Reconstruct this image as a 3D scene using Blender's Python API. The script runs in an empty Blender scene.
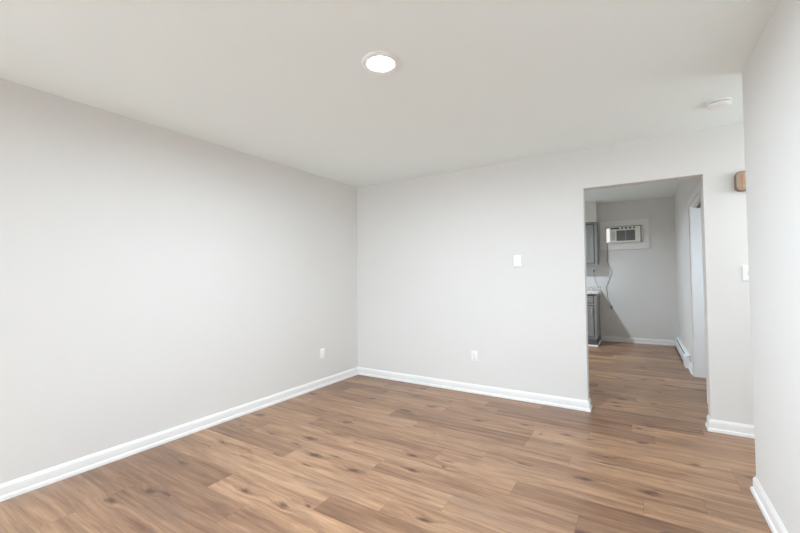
import bpy, bmesh, math, random
from mathutils import Vector, Matrix

random.seed(4)
sc = bpy.context.scene
COL = sc.collection

# ------------------------------------------------------------------ dimensions (metres)
H = 2.44                     # living room ceiling
KH = 2.627                   # kitchen ceiling
D = 3.928                    # back wall of the living room
WT = 0.12                    # wall thickness
W = 3.669                    # right wall
E = 2.954                    # far end of the right wall (hall opens behind it)
DL, DR, DT = 2.699, 3.586, 2.067    # doorway left, right, head
KD = 8.235                   # kitchen back wall
KR = 3.672                   # kitchen right wall
KL = 0.60                    # kitchen left wall
Y0 = -2.40                   # rear wall behind the camera
HX = 5.0                     # end of the hall
PI = math.pi

# ------------------------------------------------------------------ camera
def make_camera():
    yaw, pitch, roll, fl = -0.5613, 0.0271, -0.0104, 381.16
    f = Vector((math.sin(yaw) * math.cos(pitch), math.cos(yaw) * math.cos(pitch), math.sin(pitch)))
    r = Vector((math.cos(yaw), -math.sin(yaw), 0))
    u = r.cross(f)
    r2 = math.cos(roll) * r + math.sin(roll) * u
    u2 = -math.sin(roll) * r + math.cos(roll) * u
    m = Matrix(((r2.x, u2.x, -f.x, 3.1325), (r2.y, u2.y, -f.y, 0.0), (r2.z, u2.z, -f.z, 1.2563), (0, 0, 0, 1)))
    cam = bpy.data.cameras.new('camera')
    cam.sensor_width = 36.0
    cam.lens = fl / 800 * 36.0
    cam.clip_start = 0.02
    o = bpy.data.objects.new('camera', cam)
    COL.objects.link(o)
    o.matrix_world = m
    sc.camera = o
make_camera()

# ------------------------------------------------------------------ world, lights, exposure
world = bpy.data.worlds.new('world')
sc.world = world
world.use_nodes = True
bg = world.node_tree.nodes['Background']
bg.inputs['Color'].default_value = (1.0, 0.985, 0.955, 1)
bg.inputs['Strength'].default_value = 0.9

def area(name, loc, target, sx, sy, watts, color=(1, 1, 1), shape='RECTANGLE', spread=180):
    l = bpy.data.lights.new(name, 'AREA')
    l.shape = shape
    l.size = sx
    if shape in ('RECTANGLE', 'ELLIPSE'):
        l.size_y = sy
    l.energy = watts
    l.color = color
    l.spread = math.radians(spread)
    o = bpy.data.objects.new(name, l)
    COL.objects.link(o)
    o.location = loc
    d = (Vector(target) - Vector(loc)).normalized()
    o.rotation_euler = d.to_track_quat('-Z', 'Y').to_euler()
    return o

# daylight entering through the living room window in the rear wall
TINT = (0.87, 1.0, 1.125)      # the camera's white balance: neutral walls over a warm floor
WATT = {'window': 94, 'disc': 1290.0, 'kitchen': 46, 'side': 11, 'hall': 16}
area('window_daylight', (0.85, Y0 + 0.10, 1.45), (1.25, Y0 + 2.10, 1.45 - 2.0 * math.tan(math.radians(44))), 1.2, 1.2, WATT['window'], TINT, spread=150)
# the kitchen's and the hall's own ceiling lamps (out of view)
area('kitchen_lamp', (1.60, 6.40, KH - 0.05), (1.60, 6.40, 0), 0.16, 0.16, WATT['kitchen'], TINT, 'DISK', spread=160)
# unseen fill light, added beyond the kitchen's cased opening to brighten its jamb
area('jamb_fill', (HX - 0.08, 4.75, 1.55), (3.72, 5.90, 1.15), 0.7, 1.0, WATT['side'], TINT, spread=110)
# daylight from the glazed front door at the end of the hall (out of view)
area('hall_daylight', (HX - 0.06, 3.44, 1.75), (3.55, 3.60, 0.95), 0.55, 0.9, WATT['hall'], (0.93, 0.99, 1.05), spread=150)

sc.view_settings.view_transform = 'Standard'
sc.view_settings.look = 'None'
sc.view_settings.exposure = 0.115
sc.view_settings.gamma = 1.0
sc.view_settings.use_curve_mapping = False
sc.cycles.max_bounces = 12
sc.cycles.diffuse_bounces = 8
sc.cycles.use_denoising = True

# ------------------------------------------------------------------ materials
def lin(r, g, b):
    def c(v):
        v /= 255.0
        return v / 12.92 if v <= 0.04045 else ((v + 0.055) / 1.055) ** 2.4
    return (c(r), c(g), c(b), 1)

class NT:
    def __init__(s, mat):
        s.t = mat.node_tree
        s.n = s.t.nodes
        s.b = s.n['Principled BSDF']
    def new(s, kind, **kw):
        n = s.n.new(kind)
        for k, v in kw.items():
            setattr(n, k, v)
        return n
    def link(s, a, b):
        s.t.links.new(a, b)
    def val(s, v, sock):
        if hasattr(v, 'is_linked') or hasattr(v, 'links'):
            s.link(v, sock)
        else:
            sock.default_value = v
    def math(s, op, a, b=0.0, c=None):
        n = s.new('ShaderNodeMath', operation=op)
        s.val(a, n.inputs[0]); s.val(b, n.inputs[1])
        if c is not None:
            s.val(c, n.inputs[2])
        return n.outputs[0]
    def mix(s, fac, a, b, mode='MIX'):
        n = s.new('ShaderNodeMix', data_type='RGBA', blend_type=mode)
        s.val(fac, n.inputs[0]); s.val(a, n.inputs[6]); s.val(b, n.inputs[7])
        return n.outputs[2]
    def ramp(s, fac, stops):
        n = s.new('ShaderNodeValToRGB')
        e = n.color_ramp.elements
        while len(e) < len(stops):
            e.new(0.5)
        for i, (p, c) in enumerate(stops):
            e[i].position = p
            e[i].color = c if isinstance(c, tuple) else (c, c, c, 1)
        s.link(fac, n.inputs[0])
        return n.outputs[0]
    def comb(s, x, y, z=0.0):
        n = s.new('ShaderNodeCombineXYZ')
        s.val(x, n.inputs[0]); s.val(y, n.inputs[1]); s.val(z, n.inputs[2])
        return n.outputs[0]
    def noise(s, vec, scale, detail=2.0, rough=0.5, dist=0.0):
        n = s.new('ShaderNodeTexNoise')
        s.link(vec, n.inputs['Vector'])
        n.inputs['Scale'].default_value = scale
        n.inputs['Detail'].default_value = detail
        n.inputs['Roughness'].default_value = rough
        n.inputs['Distortion'].default_value = dist
        return n.outputs['Fac']

def material(name):
    m = bpy.data.materials.new(name)
    m.use_nodes = True
    return m, NT(m)

def plain(name, rgb, rough=0.5, metal=0.0, vary=0.03, scale=6.0, bump=0.0, bscale=300.0, spec=0.5):
    m, t = material(name)
    co = t.new('ShaderNodeTexCoord').outputs['Object']
    c = lin(*rgb)
    f = t.noise(co, scale, 3.0)
    a = tuple(min(1, v * (1 - vary)) for v in c[:3]) + (1,)
    b = tuple(min(1, v * (1 + vary)) for v in c[:3]) + (1,)
    t.link(t.ramp(f, [(0.3, a), (0.7, b)]), t.b.inputs['Base Color'])
    t.b.inputs['Roughness'].default_value = rough
    t.b.inputs['Metallic'].default_value = metal
    t.b.inputs['Specular IOR Level'].default_value = spec
    if bump:
        bn = t.new('ShaderNodeBump')
        bn.inputs['Strength'].default_value = bump
        bn.inputs['Distance'].default_value = 0.001
        t.link(t.noise(co, bscale, 2.0), bn.inputs['Height'])
        t.link(bn.outputs[0], t.b.inputs['Normal'])
    return m

M = {}
M['wall'] = plain('wall_paint', (225, 224, 221), 0.62, vary=0.008, scale=1.2, bump=0.12, bscale=260, spec=0.3)
M['ceiling'] = plain('ceiling_paint', (243, 250, 249), 0.85, vary=0.006, scale=1.0, bump=0.1, bscale=180, spec=0.2)
M['trim'] = plain('trim_paint', (237, 236, 234), 0.35, vary=0.006)
M['plastic'] = plain('white_plastic', (242, 242, 241), 0.35, vary=0.006)
M['plastic_line'] = plain('switch_recess', (188, 187, 184), 0.5)
M['slot'] = plain('dark_slot', (58, 56, 54), 0.6)
M['screw'] = plain('screw_metal', (200, 199, 196), 0.35, 0.6)
M['cabinet'] = plain('cabinet_grey_paint', (143, 143, 141), 0.45, vary=0.02)
M['toe'] = plain('toe_kick_dark', (96, 95, 94), 0.6, vary=0.03)
M['steel'] = plain('brushed_steel', (205, 205, 205), 0.32, 0.9)
M['ac_body'] = plain('aged_white_plastic', (236, 234, 228), 0.45, vary=0.015)
M['ac_dark'] = plain('grille_interior', (74, 74, 75), 0.7)
M['ac_slat'] = plain('grille_slat', (186, 186, 184), 0.5)
M['ac_panel'] = plain('control_panel_plastic', (212, 210, 205), 0.45)
M['accordion'] = plain('accordion_panel', (236, 233, 226), 0.55)
M['cord'] = plain('cord_grey', (150, 149, 146), 0.5)
M['heater'] = plain('heater_enamel', (238, 239, 240), 0.35, vary=0.006)
M['head_shade'] = plain('head_shade_dark', (70, 70, 72), 0.4, 0.7)

def wood_chime():
    m, t = material('chime_wood')
    co = t.new('ShaderNodeTexCoord').outputs['Object']
    mp = t.new('ShaderNodeMapping')
    mp.inputs['Scale'].default_value = (60, 60, 5)
    t.link(co, mp.inputs[0])
    f = t.noise(mp.outputs[0], 1.0, 4.0, 0.6, 0.5)
    t.link(t.ramp(f, [(0.3, lin(164, 132, 104)), (0.7, lin(204, 173, 143))]), t.b.inputs['Base Color'])
    t.b.inputs['Roughness'].default_value = 0.45
    return m
M['chime_wood'] = wood_chime()
M['chime_frame'] = plain('chime_brown_edge', (134, 112, 92), 0.4, vary=0.08, scale=30)
M['chime_bevel'] = plain('chime_pale_bevel', (186, 168, 150), 0.4)

def countertop_mat():
    m, t = material('speckled_counter')
    co = t.new('ShaderNodeTexCoord').outputs['Object']
    f = t.noise(co, 55.0, 4.0, 0.7)
    t.link(t.ramp(f, [(0.36, lin(150, 147, 144)), (0.5, lin(226, 225, 222)), (0.7, lin(240, 239, 237))]), t.b.inputs['Base Color'])
    t.b.inputs['Roughness'].default_value = 0.25
    return m
M['counter'] = countertop_mat()

def glow_mat():
    m, t = material('lit_diffuser')
    t.b.inputs['Base Color'].default_value = (0.9, 0.9, 0.88, 1)
    t.b.inputs['Emission Color'].default_value = (*TINT, 1)
    t.b.inputs['Emission Strength'].default_value = WATT['disc']
    return m
M['glow'] = glow_mat()

def glass_mat():
    m, t = material('window_glass')
    t.b.inputs['Base Color'].default_value = (1, 1, 1, 1)
    t.b.inputs['Roughness'].default_value = 0.0
    t.b.inputs['Transmission Weight'].default_value = 1.0
    t.b.inputs['IOR'].default_value = 1.45
    return m
M['glass'] = glass_mat()

def floor_mat():
    m, t = material('vinyl_oak_planks')
    co = t.new('ShaderNodeTexCoord').outputs['Object']
    sp = t.new('ShaderNodeSeparateXYZ')
    t.link(co, sp.inputs[0])
    X, Y = sp.outputs[0], sp.outputs[1]
    PW, PL = 0.1715, 1.22
    v = t.math('DIVIDE', t.math('SUBTRACT', Y, 1.52), PW)
    row = t.math('FLOOR', v)
    fv = t.math('FRACT', v)
    def sine_hash(a, k):
        return t.math('FRACT', t.math('MULTIPLY', t.math('SINE', a), k))
    uo = t.math('ADD', t.math('DIVIDE', X, PL), sine_hash(t.math('MULTIPLY_ADD', row, 1.297, 0.536), 17.01))
    plank = t.math('FLOOR', uo)
    fu = t.math('FRACT', uo)
    arg = t.math('ADD', t.math('MULTIPLY_ADD', row, 2.891, 1.514), t.math('MULTIPLY', plank, 1.088))
    tone = sine_hash(arg, 28.53)
    hsh = sine_hash(t.math('MULTIPLY', arg, 1.7), 61.3)
    # coordinates of the printed grain, shifted per plank
    gx = t.math('ADD', X, t.math('MULTIPLY', tone, 37.0))
    gy = t.math('ADD', Y, t.math('MULTIPLY', hsh, 19.0))
    gz = t.math('MULTIPLY', hsh, 11.0)
    def gv(sx, sy):
        return t.comb(t.math('MULTIPLY', gx, sx), t.math('MULTIPLY', gy, sy), gz)
    # knots: one small dark eye per cell, stretched along the plank, with a darker tail
    wob = t.math('SUBTRACT', t.noise(gv(9.0, 30.0), 1.0, 3.0), 0.5)
    vor = t.new('ShaderNodeTexVoronoi', feature='F1', distance='EUCLIDEAN', voronoi_dimensions='2D')
    t.link(t.comb(t.math('MULTIPLY_ADD', wob, 0.40, t.math('MULTIPLY', gx, 3.0)),
                  t.math('MULTIPLY_ADD', wob, 0.40, t.math('MULTIPLY', gy, 6.6))), vor.inputs['Vector'])
    vor.inputs['Scale'].default_value = 1.0
    sc3 = t.new('ShaderNodeSeparateColor')
    t.link(vor.outputs['Color'], sc3.inputs[0])
    has = t.math('GREATER_THAN', sc3.outputs[0], 0.68)
    kd = t.math('DIVIDE', vor.outputs['Distance'], t.math('MULTIPLY_ADD', sc3.outputs[1], 0.20, 0.06))
    knot = t.math('MULTIPLY', has, t.ramp(kd, [(0.25, 1.0), (1.0, 0.0)]))
    halo = t.math('MULTIPLY', has, t.ramp(vor.outputs['Distance'], [(0.05, 1.0), (0.40, 0.0)]))
    # grain, bent round the knots
    g1v = t.comb(t.math('MULTIPLY', gx, 1.7), t.math('MULTIPLY_ADD', halo, 0.8, t.math('MULTIPLY', gy, 25.0)), gz)
    g1 = t.noise(g1v, 1.0, 6.0, 0.66, 0.35)
    g2 = t.noise(gv(6.0, 150.0), 1.0, 3.0, 0.6)
    g3 = t.noise(gv(1.6, 7.0), 1.0, 4.0, 0.6, 0.5)
    base = t.ramp(g1, [(0.25, lin(129, 97, 78)), (0.42, lin(163, 128, 102)), (0.56, lin(185, 150, 120)), (0.75, lin(202, 169, 139))])
    # darker and greyish weathered streaks of the print
    dark = t.ramp(g3, [(0.30, 0.55), (0.46, 0.0)])
    base = t.mix(dark, base, lin(132, 101, 82))
    grey = t.ramp(g3, [(0.54, 0.0), (0.72, 0.6)])
    base = t.mix(grey, base, lin(150, 128, 114))
    # plank to plank tone
    pt = t.ramp(tone, [(0.05, lin(202, 192, 187)), (0.35, lin(226, 219, 213)), (0.65, lin(242, 237, 231)), (1.0, lin(248, 241, 231))])
    base = t.mix(1.0, base, pt, 'MULTIPLY')
    fine = t.ramp(g2, [(0.32, 0.80), (0.62, 1.0)])
    base = t.mix(1.0, base, fine, 'MULTIPLY')
    tail = t.math('MULTIPLY', halo, t.ramp(g1, [(0.38, 0.75), (0.58, 0.1)]))
    base = t.mix(tail, base, lin(118, 88, 70))
    base = t.mix(t.math('MULTIPLY', knot, 0.8), base, lin(74, 52, 41))
    # seams
    ev = t.math('MULTIPLY', t.math('MINIMUM', fv, t.math('SUBTRACT', 1.0, fv)), PW)
    eu = t.math('MULTIPLY', t.math('MINIMUM', fu, t.math('SUBTRACT', 1.0, fu)), PL)
    seam = t.math('LESS_THAN', t.math('MINIMUM', ev, eu), 0.0013)
    base = t.mix(t.math('MULTIPLY', seam, 0.4), base, lin(84, 64, 52))
    t.link(base, t.b.inputs['Base Color'])
    t.link(t.ramp(g1, [(0.3, 0.36), (0.7, 0.30)]), t.b.inputs['Roughness'])
    t.b.inputs['Specular IOR Level'].default_value = 0.38
    bn = t.new('ShaderNodeBump')
    bn.inputs['Strength'].default_value = 0.15
    bn.inputs['Distance'].default_value = 0.0006
    t.link(t.math('SUBTRACT', g2, seam), bn.inputs['Height'])
    t.link(bn.outputs[0], t.b.inputs['Normal'])
    return m
M['floor'] = floor_mat()

# ------------------------------------------------------------------ mesh helpers
def link_mesh(name, bm, mat, parent=None, smooth=False):
    bmesh.ops.recalc_face_normals(bm, faces=bm.faces)
    me = bpy.data.meshes.new(name)
    bm.to_mesh(me)
    bm.free()
    me.materials.append(M[mat])
    if smooth:
        for p in me.polygons:
            p.use_smooth = True
        me.set_sharp_from_angle(angle=math.radians(35))
    o = bpy.data.objects.new(name, me)
    COL.objects.link(o)
    if parent is not None:
        o.parent = parent
    return o

def struct(name, bm, mat, parent=None, smooth=False):
    o = link_mesh(name, bm, mat, parent, smooth)
    if parent is None:
        o['kind'] = 'structure'
    return o

def thing(name, label, cat, loc, rotz=0.0, group=None):
    o = bpy.data.objects.new(name, None)
    o.empty_display_size = 0.05
    COL.objects.link(o)
    o.location = loc
    o.rotation_euler = (0, 0, rotz)
    o['label'] = label
    o['category'] = cat
    if group:
        o['group'] = group
    return o

def add_box(bm, x0, x1, y0, y1, z0, z1, bevel=0.0, seg=2):
    r = bmesh.ops.create_cube(bm, size=1.0)
    vs = r['verts']
    for v in vs:
        v.co = Vector(((x0 + x1) / 2 + v.co.x * (x1 - x0), (y0 + y1) / 2 + v.co.y * (y1 - y0), (z0 + z1) / 2 + v.co.z * (z1 - z0)))
    if bevel > 0:
        es = list({e for v in vs for e in v.link_edges})
        bmesh.ops.bevel(bm, geom=es, offset=bevel, segments=seg, affect='EDGES', profile=0.5)
    return bm

def box(x0, x1, y0, y1, z0, z1, bevel=0.0, seg=2):
    return add_box(bmesh.new(), x0, x1, y0, y1, z0, z1, bevel, seg)

def prism(outline, z0, z1):
    """footprint (x, y) extruded from z0 to z1"""
    bm = bmesh.new()
    a = [bm.verts.new((x, y, z0)) for x, y in outline]
    b = [bm.verts.new((x, y, z1)) for x, y in outline]
    n = len(outline)
    bm.faces.new(a); bm.faces.new(b[::-1])
    for i in range(n):
        bm.faces.new((a[i], a[(i + 1) % n], b[(i + 1) % n], b[i]))
    return bm

def grid_wall(us, zs, holes, t0, t1, axis='x'):
    """welded wall slab in the plane (axis, z) with rectangular holes; thickness from t0 to t1"""
    bm = bmesh.new()
    def P(u, z, t):
        return (u, t, z) if axis == 'x' else (t, u, z)
    cache = {}
    def V(i, j, k):
        if (i, j, k) not in cache:
            cache[(i, j, k)] = bm.verts.new(P(us[i], zs[j], (t0, t1)[k]))
        return cache[(i, j, k)]
    def solid(i, j):
        if i < 0 or j < 0 or i >= len(us) - 1 or j >= len(zs) - 1:
            return False
        cu, cz = (us[i] + us[i + 1]) / 2, (zs[j] + zs[j + 1]) / 2
        return not any(a < cu < b and c < cz < d for a, b, c, d in holes)
    for i in range(len(us) - 1):
        for j in range(len(zs) - 1):
            if not solid(i, j):
                continue
            for k in (0, 1):
                bm.faces.new((V(i, j, k), V(i + 1, j, k), V(i + 1, j + 1, k), V(i, j + 1, k)))
            for di, dj, a, b in ((-1, 0, (i, j), (i, j + 1)), (1, 0, (i + 1, j), (i + 1, j + 1)), (0, -1, (i, j), (i + 1, j)), (0, 1, (i, j + 1), (i + 1, j + 1))):
                if not solid(i + di, j + dj):
                    bm.faces.new((V(*a, 0), V(*b, 0), V(*b, 1), V(*a, 1)))
    return bm

def sweep(pts, profile, pre=None, post=None):
    """profile (offset to the right of travel, z) swept along a floor path with mitred corners"""
    bm = bmesh.new()
    P = [Vector(p) for p in pts]
    full = ([Vector(pre)] if pre else []) + P + ([Vector(post)] if post else [])
    k0 = 1 if pre else 0
    rings = []
    for i in range(len(P)):
        j = i + k0
        dirs = []
        if j > 0:
            dirs.append((full[j] - full[j - 1]).normalized())
        if j < len(full) - 1:
            dirs.append((full[j + 1] - full[j]).normalized())
        ns = [Vector((d.y, -d.x)) for d in dirs]
        n = ns[0] if len(ns) == 1 else (ns[0] + ns[1]) / (1 + ns[0].dot(ns[1]))
        rings.append([bm.verts.new((P[i].x + n.x * o, P[i].y + n.y * o, z)) for o, z in profile])
    m = len(profile)
    for a, b in zip(rings, rings[1:]):
        for k in range(m):
            bm.faces.new((a[k], a[(k + 1) % m], b[(k + 1) % m], b[k]))
    bm.faces.new(rings[0]); bm.faces.new(rings[-1][::-1])
    return bm

def lathe(profile, n=48):
    """profile (r, z) turned about z"""
    bm = bmesh.new()
    rings = []
    for r, z in profile:
        if r < 1e-6:
            rings.append([bm.verts.new((0, 0, z))])
        else:
            rings.append([bm.verts.new((r * math.cos(2 * PI * i / n), r * math.sin(2 * PI * i / n), z)) for i in range(n)])
    for a, b in zip(rings, rings[1:]):
        for i in range(n):
            j = (i + 1) % n
            if len(a) == 1 and len(b) == 1:
                continue
            if len(a) == 1:
                bm.faces.new((a[0], b[i], b[j]))
            elif len(b) == 1:
                bm.faces.new((a[i], a[j], b[0]))
            else:
                bm.faces.new((a[i], a[j], b[j], b[i]))
    return bm

def smooth_path(pts, n=8):
    P = [Vector(p) for p in pts]
    out = []
    for i in range(len(P) - 1):
        p0, p1, p2, p3 = P[max(i - 1, 0)], P[i], P[i + 1], P[min(i + 2, len(P) - 1)]
        for k in range(n):
            t = k / n
            out.append(0.5 * ((2 * p1) + (p2 - p0) * t + (2 * p0 - 5 * p1 + 4 * p2 - p3) * t * t + (3 * p1 - p0 - 3 * p2 + p3) * t ** 3))
    out.append(P[-1])
    return out

def tube(pts, r, n=8):
    bm = bmesh.new()
    rings = []
    for i, p in enumerate(pts):
        d = (pts[min(i + 1, len(pts) - 1)] - pts[max(i - 1, 0)]).normalized()
        a = d.orthogonal().normalized() if not rings else (ref - d * ref.dot(d)).normalized()
        ref = a
        b = d.cross(a)
        rings.append([bm.verts.new(p + r * (a * math.cos(2 * PI * k / n) + b * math.sin(2 * PI * k / n))) for k in range(n)])
    for a, b in zip(rings, rings[1:]):
        for k in range(n):
            bm.faces.new((a[k], a[(k + 1) % n], b[(k + 1) % n], b[k]))
    bm.faces.new(rings[0]); bm.faces.new(rings[-1][::-1])
    return bm

def rounded_outline(w, h, r, seg=6):
    pts = []
    for cx, cz, a0 in ((w / 2 - r, h / 2 - r, 0), (-w / 2 + r, h / 2 - r, 90), (-w / 2 + r, -h / 2 + r, 180), (w / 2 - r, -h / 2 + r, 270)):
        for k in range(seg + 1):
            a = math.radians(a0 + 90 * k / seg)
            pts.append((cx + r * math.cos(a), cz + r * math.sin(a)))
    return pts

def plate_stack(levels):
    """rounded slab in the xz plane growing towards -y: levels of (width, height, corner radius, y)"""
    bm = bmesh.new()
    rings = [[bm.verts.new((x, y, z)) for x, z in rounded_outline(w, h, r)] for w, h, r, y in levels]
    n = len(rings[0])
    for a, b in zip(rings, rings[1:]):
        for k in range(n):
            bm.faces.new((a[k], a[(k + 1) % n], b[(k + 1) % n], b[k]))
    bm.faces.new(rings[0]); bm.faces.new(rings[-1][::-1])
    return bm

# ------------------------------------------------------------------ the setting
struct('floor', box(-0.12, HX + 0.12, Y0 - 0.12, KD + 0.12, -0.1, 0.0), 'floor')
ceil = struct('ceiling', box(-0.12, HX + 0.12, Y0 - 0.12, D + WT, H, H + 0.10), 'ceiling')
struct('ceiling_kitchen', box(KL - 0.12, HX + 0.12, D + WT, KD + 0.12, KH, KH + 0.10), 'ceiling')
struct('wall_left', box(-0.12, 0, Y0 - 0.12, D + WT, 0, H), 'wall')

# back wall with the plain drywall doorway (opens into the kitchen)
bm = grid_wall([0, DL, DR, HX], [0, DT, H], [(DL, DR, 0, DT)], D, D + WT)
struct('wall_back', bm, 'wall')
# dividing wall above the lower living room ceiling
struct('wall_back_upper', box(0, HX, D + WT - 0.03, D + WT, H + 0.10, KH + 0.1), 'wall')

# right wall ends in an outer corner; the hall runs off to the right behind it
struct('wall_right', prism([(W, Y0), (W, E), (HX, E), (HX, E - 0.12), (W + 0.12, E - 0.12), (W + 0.12, Y0)], 0, H), 'wall')
struct('wall_hall_end', box(HX, HX + 0.12, E - 0.12, KD + 0.12, 0, KH), 'wall')

# rear wall with the window behind the camera
WX0, WX1, WZ0, WZ1 = 0.20, 1.50, 0.82, 2.08
struct('wall_rear', grid_wall([0, WX0, WX1, W + 0.12], [0, WZ0, WZ1, H], [(WX0, WX1, WZ0, WZ1)], Y0 - 0.12, Y0), 'wall')
win = struct('window_2', grid_wall([WX0, WX0 + 0.05, 0.83, 0.87, WX1 - 0.05, WX1], [WZ0, WZ0 + 0.05, WZ1 - 0.05, WZ1],
             [(WX0 + 0.05, 0.83, WZ0 + 0.05, WZ1 - 0.05), (0.87, WX1 - 0.05, WZ0 + 0.05, WZ1 - 0.05)], Y0 - 0.09, Y0 - 0.04), 'trim')
link_mesh('pane', box(WX0 + 0.04, WX1 - 0.04, Y0 - 0.067, Y0 - 0.063, WZ0 + 0.04, WZ1 - 0.04), 'glass', win)

# kitchen walls
KWX = (2.595, 3.212); KWZ = (1.852, 2.158)
struct('wall_kitchen_back', grid_wall([KL, KWX[0], KWX[1], HX], [0, KWZ[0], KWZ[1], KH], [(*KWX, *KWZ)], KD, KD + 0.12), 'wall')
struct('wall_kitchen_left', box(KL - 0.12, KL, D + WT, KD + 0.12, 0, KH), 'wall')
KO0, KO1, KOZ = 4.76, 5.885, 2.095          # cased opening in the kitchen's right wall
struct('wall_kitchen_right', grid_wall([D + WT, KO0, KO1, KD], [0, KOZ, KH], [(KO0, KO1, 0, KOZ)], KR, KR + 0.115, 'y'), 'wall')

# baseboards: board with eased top and a shoe moulding
PROF = [(0, 0), (0.0235, 0), (0.0235, 0.012), (0.020, 0.022), (0.013, 0.026), (0.013, 0.070), (0.0105, 0.079), (0.0055, 0.086), (0.004, 0.091), (0, 0.092)]
struct('baseboard_left', sweep([(0, Y0), (0, D)], PROF, post=(DL, D)), 'trim', smooth=True)
struct('baseboard_back', sweep([(0, D), (DL, D), (DL, D + WT)], PROF, pre=(0, Y0)), 'trim', smooth=True)
struct('baseboard_hall', sweep([(DR, D + WT), (DR, D), (HX, D)], PROF), 'trim', smooth=True)
struct('baseboard_right', sweep([(HX, E), (W, E), (W, Y0)], PROF), 'trim', smooth=True)
struct('baseboard_kitchen', sweep([(2.489, KD), (KR, KD)], PROF, post=(KR, KO1)), 'trim', smooth=True)

# casing and jamb of the opening in the kitchen's right wall
CP = 0.014
bm = grid_wall([KO0 - 0.065, KO0, KO1, KO1 + 0.065], [0, KOZ, KOZ + 0.065], [(KO0, KO1, 0, KOZ)], KR - CP, KR, 'y')
door = struct('door_1', bm, 'trim')
link_mesh('jamb', grid_wall([KO0, KO0 + 0.018, KO1 - 0.018, KO1], [0, KOZ - 0.018, KOZ], [(KO0 + 0.018, KO1 - 0.018, 0, KOZ - 0.018)], KR, KR + 0.115, 'y'), 'trim', door)
link_mesh('head_shade_strip', box(KR + 0.070, KR + 0.100, KO0 + 0.018, KO1 - 0.018, KOZ - 0.036, KOZ - 0.018), 'head_shade', door)  # dark strip added to stand for the shade under the opening's head

# soffit above the wall cabinets
SX = 2.474
struct('ceiling_soffit', box(KL, SX, KD - 0.335, KD, 2.243, KH), 'wall')

# high kitchen window: wide flat surround, dark inner stop, glass
win1 = struct('window_1', grid_wall([2.500, KWX[0], KWX[1], 3.290], [1.722, KWZ[0], KWZ[1], 2.266], [(*KWX, *KWZ)], KD - 0.022, KD), 'trim')
link_mesh('window_sash', grid_wall([KWX[0], KWX[0] + 0.012, KWX[1] - 0.02, KWX[1]], [KWZ[0], KWZ[0] + 0.012, KWZ[1] - 0.018, KWZ[1]],
          [(KWX[0] + 0.012, KWX[1] - 0.02, KWZ[0] + 0.012, KWZ[1] - 0.018)], KD + 0.05, KD + 0.085), 'trim', win1)
link_mesh('pane', box(KWX[0] + 0.008, KWX[1] - 0.015, KD + 0.066, KD + 0.070, KWZ[0] + 0.008, KWZ[1] - 0.012), 'glass', win1)

# ------------------------------------------------------------------ ceiling: recessed light, smoke detector
t = thing('ceiling_light', 'round lit white disc light flush in the living room ceiling', 'ceiling light', (1.950, 1.702, H))
link_mesh('trim_ring', lathe([(0.067, -0.004), (0.069, -0.010), (0.078, -0.013), (0.094, -0.012), (0.103, -0.005), (0.105, 0.0), (0.067, 0.0), (0.067, -0.004)]), 'plastic', t, True)
link_mesh('diffuser', lathe([(0, -0.0095), (0.04, -0.009), (0.060, -0.0070), (0.0672, -0.004), (0.0672, -0.001), (0, -0.001)]), 'glow', t, True)

t = thing('smoke_detector', 'low white smoke detector on the ceiling near the wooden door chime', 'smoke detector', (3.622, 3.385, H))
link_mesh('mounting_base', lathe([(0, 0), (0.070, 0), (0.071, -0.008), (0.066, -0.010), (0, -0.010)]), 'plastic', t, True)
link_mesh('cover', lathe([(0.060, -0.012), (0.0655, -0.014), (0.066, -0.026), (0.058, -0.034), (0.030, -0.038), (0, -0.038), (0, -0.012), (0.060, -0.012)]), 'plastic', t, True)
link_mesh('sensing_slot', lathe([(0, -0.0095), (0.061, -0.0095), (0.061, -0.0125), (0, -0.0125)]), 'slot', t, True)

# ------------------------------------------------------------------ wall devices
def outlet(label, loc, rotz, group=None, plain_part=False):
    """duplex outlet facing -y before rotation, centred on loc"""
    o = thing('wall_outlet', label, 'outlet', loc, rotz, group)
    link_mesh('cover_plate', plate_stack([(0.072, 0.116, 0.004, 0), (0.072, 0.116, 0.004, -0.005), (0.068, 0.112, 0.004, -0.0065)]), 'plastic', o, True)
    for s in (1, -1):
        bm = plate_stack([(0.034, 0.029, 0.010, -0.006), (0.034, 0.029, 0.010, -0.0085), (0.032, 0.027, 0.009, -0.0092)])
        for v in bm.verts:
            v.co.z += s * 0.0195
        rc = link_mesh('receptacle', bm, 'plastic', o, True)
        bm = bmesh.new()
        add_box(bm, -0.0075, -0.0055, -0.0096, -0.009, s * 0.0195 - 0.001, s * 0.0195 + 0.007)
        add_box(bm, 0.0055, 0.0075, -0.0096, -0.009, s * 0.0195 - 0.001, s * 0.0195 + 0.006)
        add_box(bm, -0.0022, 0.0022, -0.0096, -0.009, s * 0.0195 - 0.0085, s * 0.0195 - 0.0045)
        link_mesh('slots', bm, 'slot', rc)
    bm = lathe([(0, 0), (0.003, 0), (0.0025, 0.0015), (0, 0.0018)], 12)
    for v in bm.verts:
        v.co = Vector((v.co.x, -0.0064 - v.co.z, v.co.y))
    link_mesh('screw', bm, 'screw', o, True)
    return o

outlet('white outlet low on the long left wall, near the room corner', (0, 3.272, 0.380), PI / 2)
outlet('white outlet low on the back wall, left of the doorway', (1.602, D, 0.392), 0)
outlet('outlet under the grey wall cabinet with a cord plugged in', (2.384, KD, 1.352), 0)

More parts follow.
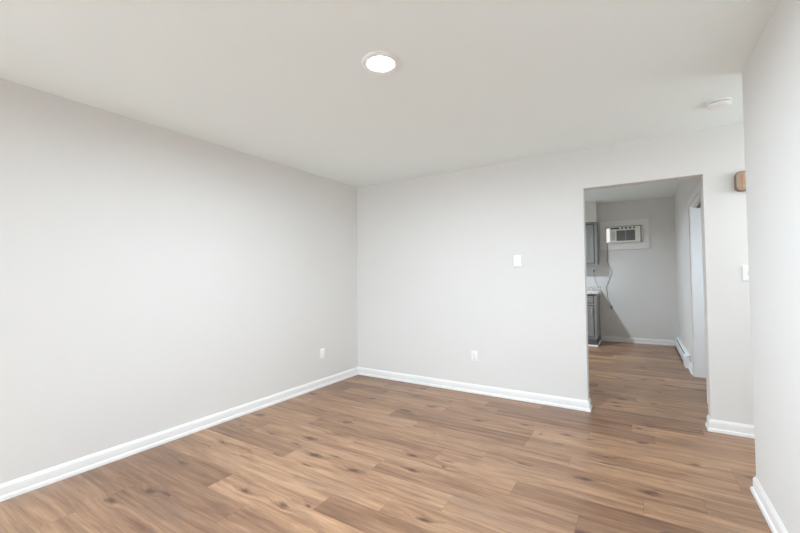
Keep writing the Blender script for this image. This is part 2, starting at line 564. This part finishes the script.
# rocker switch, partly behind the right wall's corner
t = thing('light_switch', 'white light switch on the wall right of the doorway', 'light switch', (3.845, D, 1.257))
link_mesh('cover_plate', plate_stack([(0.074, 0.118, 0.004, 0), (0.074, 0.118, 0.004, -0.0045), (0.069, 0.113, 0.004, -0.0072)]), 'plastic', t, True)
link_mesh('toggle_surround', plate_stack([(0.012, 0.026, 0.002, -0.007), (0.012, 0.026, 0.002, -0.0082)]), 'plastic_line', t)
bm = box(-0.004, 0.004, -0.022, -0.007, -0.006, 0.006, 0.002)
for v in bm.verts:
    v.co.z += (-v.co.y - 0.007) * 0.7
link_mesh('toggle', bm, 'plastic', t, True)
for s in (1, -1):
    bm = lathe([(0, 0), (0.003, 0), (0.0025, 0.0012), (0, 0.0015)], 12)
    for v in bm.verts:
        v.co = Vector((v.co.x, -0.0070 - v.co.z, v.co.y + s * 0.030))
    link_mesh('screw', bm, 'screw', t, True)

# thermostat
t = thing('thermostat', 'small white upright box on the back wall at eye height, left of the doorway', 'thermostat', (2.080, D, 1.404))
link_mesh('mounting_plate', plate_stack([(0.074, 0.118, 0.004, 0), (0.074, 0.118, 0.004, -0.006), (0.070, 0.114, 0.004, -0.009)]), 'plastic', t, True)
bm = plate_stack([(0.046, 0.112, 0.004, -0.008), (0.046, 0.112, 0.004, -0.018), (0.042, 0.108, 0.004, -0.022)])
for v in bm.verts:
    v.co.x -= 0.010
link_mesh('cover', bm, 'plastic', t, True)
link_mesh('temperature_lever', box(0.020, 0.027, -0.015, -0.008, -0.050, -0.040, 0.0015), 'plastic', t)

# door chime, its right half hidden behind the right wall's corner
t = thing('door_chime', 'brown wooden door chime box with rounded corners high on the wall', 'door chime', (3.878, D, 1.969))
link_mesh('backplate', plate_stack([(0.204, 0.152, 0.034, 0), (0.204, 0.152, 0.034, -0.040), (0.198, 0.146, 0.032, -0.046)]), 'chime_frame', t, True)
link_mesh('bevel', plate_stack([(0.190, 0.138, 0.030, -0.0455), (0.164, 0.116, 0.020, -0.0545)]), 'chime_bevel', t, True)
link_mesh('front_panel', plate_stack([(0.160, 0.112, 0.014, -0.054), (0.160, 0.112, 0.014, -0.058), (0.156, 0.108, 0.012, -0.060)]), 'chime_wood', t, True)

# ------------------------------------------------------------------ kitchen cabinets
def door_bm(x0, x1, z0, z1, y, th=0.019, rail=0.055):
    """framed cabinet door facing -y with a recessed field and a raised centre"""
    bm = bmesh.new()
    def ring(i, yy):
        return [bm.verts.new((a, yy, b)) for a, b in ((x0 + i, z0 + i), (x1 - i, z0 + i), (x1 - i, z1 - i), (x0 + i, z1 - i))]
    rs = [ring(0, y), ring(0, y - th + 0.002), ring(0.002, y - th), ring(rail, y - th), ring(rail + 0.004, y - th + 0.009),
          ring(rail + 0.018, y - th + 0.009), ring(rail + 0.042, y - th + 0.002)]
    for a, b in zip(rs, rs[1:]):
        for k in range(4):
            bm.faces.new((a[k], a[(k + 1) % 4], b[(k + 1) % 4], b[k]))
    bm.faces.new(rs[0]); bm.faces.new(rs[-1][::-1])
    return bm

def bar_handle(x, y, z0, z1, vertical=True):
    h = (z1 - z0) / 2
    P = [(x, y, z0), (x, y - 0.022, z0 + 0.006), (x, y - 0.027, z0 + 0.02), (x, y - 0.027, z1 - 0.02), (x, y - 0.022, z1 - 0.006), (x, y, z1)]
    return tube(smooth_path(P, 4), 0.005, 8)

BX0, BX1 = 1.53, 2.472
BF = KD - 0.585                   # face of the base carcass
t = thing('base_cabinet', 'grey kitchen base cabinet with drawer and panelled door under the pale countertop', 'cabinet', ((BX0 + BX1) / 2, KD, 0))
ox, oy = (BX0 + BX1) / 2, KD
hw = (BX1 - BX0) / 2
f = -0.660
link_mesh('carcass', box(-hw, hw, f + 0.022, -0.002, 0.125, 0.912, 0.001, 1), 'cabinet', t)
link_mesh('plinth', box(-hw, hw, f - 0.080, -0.002, 0.0, 0.1245, 0.001, 1), 'toe', t)
XO = [-hw, -hw + 0.040, -0.020, 0.020, hw - 0.040, hw]
ZO = [0.125, 0.145, 0.712, 0.748, 0.890, 0.912]
HO = [(XO[i], XO[i + 1], ZO[j], ZO[j + 1]) for i in (1, 3) for j in (1, 3)]
link_mesh('face_frame', grid_wall(XO, ZO, HO, f, f + 0.020), 'cabinet', t)
link_mesh('reveal', box(-hw + 0.02, hw - 0.02, f + 0.0185, f + 0.0215, 0.13, 0.90), 'slot', t)
G = 0.011
for x0, x1, z0, z1 in HO:
    if z0 > 0.7:
        link_mesh('drawer', door_bm(x0 + G, x1 - G, z0 + G, z1 - G, f + 0.016, rail=0.022), 'cabinet', t)
    else:
        d = link_mesh('door', door_bm(x0 + G, x1 - G, z0 + G, z1 - G, f + 0.016), 'cabinet', t)
        hd = link_mesh('handle', bar_handle(x1 - G - 0.026, f - 0.002, 0.545, 0.665), 'steel', d, True)
        hd['label'] = 'brushed metal handle'
# pale quarter round along the foot of the cabinet
SHOE = [(0, 0), (0.014, 0), (0.0135, 0.006), (0.0095, 0.012), (0.004, 0.0155), (0, 0.016)]
struct('trim_1', sweep([(BX0, KD + f - 0.0805), (BX1 + 0.0005, KD + f - 0.0805), (BX1 + 0.0005, KD - 0.026)], [(o, z * 1.7) for o, z in SHOE]), 'trim')

t = thing('countertop', 'pale speckled kitchen countertop on the grey base cabinet', 'countertop', (ox, KD, 0.9125))
link_mesh('slab', box(-hw - 0.01, hw + 0.034, -0.690, -0.001, 0.0, 0.042, 0.006, 3), 'counter', t, True)
link_mesh('backsplash', box(-hw - 0.01, hw + 0.012, -0.021, -0.001, 0.0425, 0.125, 0.003, 2), 'counter', t, True)

t = thing('wall_cabinet', 'grey kitchen wall cabinet hung below the soffit', 'cabinet', (ox, KD, 1.447))
f = -0.305
link_mesh('carcass', box(-hw, hw, f + 0.022, -0.002, 0.0, 0.7955, 0.001, 1), 'cabinet', t)
XO = [-hw, -hw + 0.040, -0.020, 0.020, hw - 0.042, hw]
ZO = [0.0, 0.022, 0.760, 0.7955]
HO = [(XO[i], XO[i + 1], ZO[1], ZO[2]) for i in (1, 3)]
link_mesh('face_frame', grid_wall(XO, ZO, HO, f, f + 0.020), 'cabinet', t)
link_mesh('reveal', box(-hw + 0.02, hw - 0.02, f + 0.0185, f + 0.0215, 0.01, 0.785), 'slot', t)
for x0, x1, z0, z1 in HO:
    link_mesh('door', door_bm(x0 + G, x1 - G, z0 + G, z1 - G, f + 0.016), 'cabinet', t)

# ------------------------------------------------------------------ window air conditioner
AX0, AX1, AZ0, AZ1 = 2.672, 3.160, 1.853, 2.140
aw, ah = AX1 - AX0, AZ1 - AZ0
t = thing('air_conditioner', 'small off-white window air conditioner in the high kitchen window', 'air conditioner', (AX0, KD, AZ0))
fy = -0.085
link_mesh('housing', box(0.004, aw - 0.004, fy + 0.02, 0.30, 0.0, ah - 0.004, 0.004), 'ac_body', t)
bm = grid_wall([0, 0.018, 0.088, 0.108, 0.405, aw], [0, 0.028, ah - 0.062, ah - 0.040, ah - 0.010, ah],
               [(0.108, 0.405, 0.028, ah - 0.062), (0.018, 0.405, ah - 0.040, ah - 0.010)], fy, fy + 0.02)
link_mesh('front_bezel', bm, 'ac_body', t)
# intake grille: fine slanted slats over the dark coil
bm = bmesh.new()
n = 13
z0, z1 = 0.028, ah - 0.062
for k in range(n):
    zc = z0 + (k + 0.5) * (z1 - z0) / n
    a = [bm.verts.new((x, y, z)) for x, y, z in ((0.108, fy + 0.002, zc + 0.001), (0.405, fy + 0.002, zc + 0.001), (0.405, fy + 0.016, zc + 0.006), (0.108, fy + 0.016, zc + 0.006))]
    b = [bm.verts.new((v.co.x, v.co.y, v.co.z - 0.0035)) for v in a]
    bm.faces.new(a); bm.faces.new(b[::-1])
    for i in range(4):
        bm.faces.new((a[i], a[(i + 1) % 4], b[(i + 1) % 4], b[i]))
for xx in (0.255,):
    add_box(bm, xx - 0.006, xx + 0.006, fy + 0.001, fy + 0.017, z0, z1)
link_mesh('intake_grille', bm, 'ac_slat', t)
link_mesh('coil', box(0.105, 0.410, fy + 0.0185, fy + 0.0198, z0 - 0.003, z1 + 0.003), 'ac_dark', t)
# discharge outlet along the top: dark slot with white vanes
link_mesh('outlet_slot', box(0.016, 0.410, fy + 0.0185, fy + 0.0198, ah - 0.042, ah - 0.008), 'ac_dark', t)
for xc in (0.170, 0.232, 0.296, 0.362):
    link_mesh('vane', box(xc - 0.014, xc + 0.014, fy - 0.006, fy + 0.004, ah - 0.038, ah - 0.012, 0.003), 'plastic', t)
# control panel with two columns of buttons
cp = link_mesh('control_panel', box(0.018, 0.088, fy - 0.003, fy, 0.045, ah - 0.075, 0.001, 1), 'ac_panel', t)
for cx_ in (0.037, 0.069):
    for k in range(5):
        zc = 0.066 + k * 0.026
        link_mesh('button', box(cx_ - 0.010, cx_ + 0.010, fy - 0.0055, fy - 0.003, zc - 0.008, zc + 0.008, 0.001, 1), 'ac_slat', cp)
# filler panel beside the unit, a narrow dark gap between them
link_mesh('filler_panel', box(aw + 0.012, KWX[1] - AX0 - 0.001, -0.019, -0.004, 0.004, KWZ[1] - AZ0 - 0.004, 0.001, 1), 'accordion', t)
link_mesh('filler_backing', box(aw - 0.006, KWX[1] - AX0 - 0.001, 0.020, 0.026, 0.002, KWZ[1] - AZ0 - 0.002), 'ac_dark', t)
# power cord hanging down the wall
cy = -0.012
cp_ = [(-0.050, -0.030, -0.010), (-0.043, -0.030, -0.090), (-0.050, cy, -0.19), (-0.053, cy, -0.33), (-0.030, cy, -0.43), (0.014, cy, -0.54),
       (-0.012, cy, -0.63), (-0.045, cy, -0.73), (-0.083, cy, -0.83), (-0.070, cy, -0.93), (-0.069, cy, -1.02), (-0.030, cy, -1.12), (-0.006, cy, -1.19)]
link_mesh('power_cord', tube(smooth_path([Vector(p) for p in [(0.02, -0.04, 0.012), (-0.03, -0.045, 0.008)] + cp_], 6), 0.0042, 8), 'cord', t, True)
link_mesh('plug', box(-0.018, 0.010, cy - 0.012, cy + 0.010, -1.235, -1.188, 0.004), 'cord', t)

# second cord, plugged into the outlet under the wall cabinet
t = thing('power_cord', 'thin grey cord hanging from the outlet under the grey wall cabinet', 'cord', (2.384, KD, 1.332))
link_mesh('plug', box(-0.012, 0.012, -0.040, -0.0098, -0.012, 0.016, 0.003), 'slot', t)
P = [(0, -0.030, -0.010), (0.004, -0.028, -0.06), (0.012, -0.026, -0.15), (0.030, -0.028, -0.22), (0.062, -0.030, -0.295), (0.075, -0.040, -0.33)]
link_mesh('cable', tube(smooth_path(P, 6), 0.0035, 8), 'cord', t, True)

# ------------------------------------------------------------------ baseboard heater in the kitchen
HY0, HY1 = 6.34, KD - 0.030
t = thing('baseboard_heater', 'white baseboard heater along the right kitchen wall beyond the doorway', 'heater', (KR, HY0, 0))
L = HY1 - HY0
def hprof(pts, y0, y1):
    bm = bmesh.new()
    a = [bm.verts.new((-o, y0, z)) for o, z in pts]
    b = [bm.verts.new((-o, y1, z)) for o, z in pts]
    n = len(pts)
    bm.faces.new(a); bm.faces.new(b[::-1])
    for i in range(n):
        bm.faces.new((a[i], a[(i + 1) % n], b[(i + 1) % n], b[i]))
    return bm
link_mesh('back_panel', hprof([(0.001, 0.015), (0.006, 0.015), (0.006, 0.160), (0.036, 0.150), (0.038, 0.154), (0.006, 0.168), (0.001, 0.168)], 0.0, L), 'heater', t)
link_mesh('front_panel', hprof([(0.050, 0.040), (0.054, 0.040), (0.054, 0.128), (0.044, 0.140), (0.041, 0.137), (0.050, 0.126)], 0.24, L), 'heater', t)
link_mesh('fins', hprof([(0.008, 0.050), (0.044, 0.050), (0.044, 0.110), (0.008, 0.110)], 0.24, L - 0.01), 'ac_dark', t)
link_mesh('end_cap', hprof([(0.001, 0.004), (0.057, 0.004), (0.057, 0.138), (0.040, 0.160), (0.001, 0.171)], 0.0, 0.24), 'heater', t)
struct('baseboard_kitchen_right', sweep([(KR, HY0 - 0.002), (KR, KO1 + 0.066)], PROF), 'trim', smooth=True)
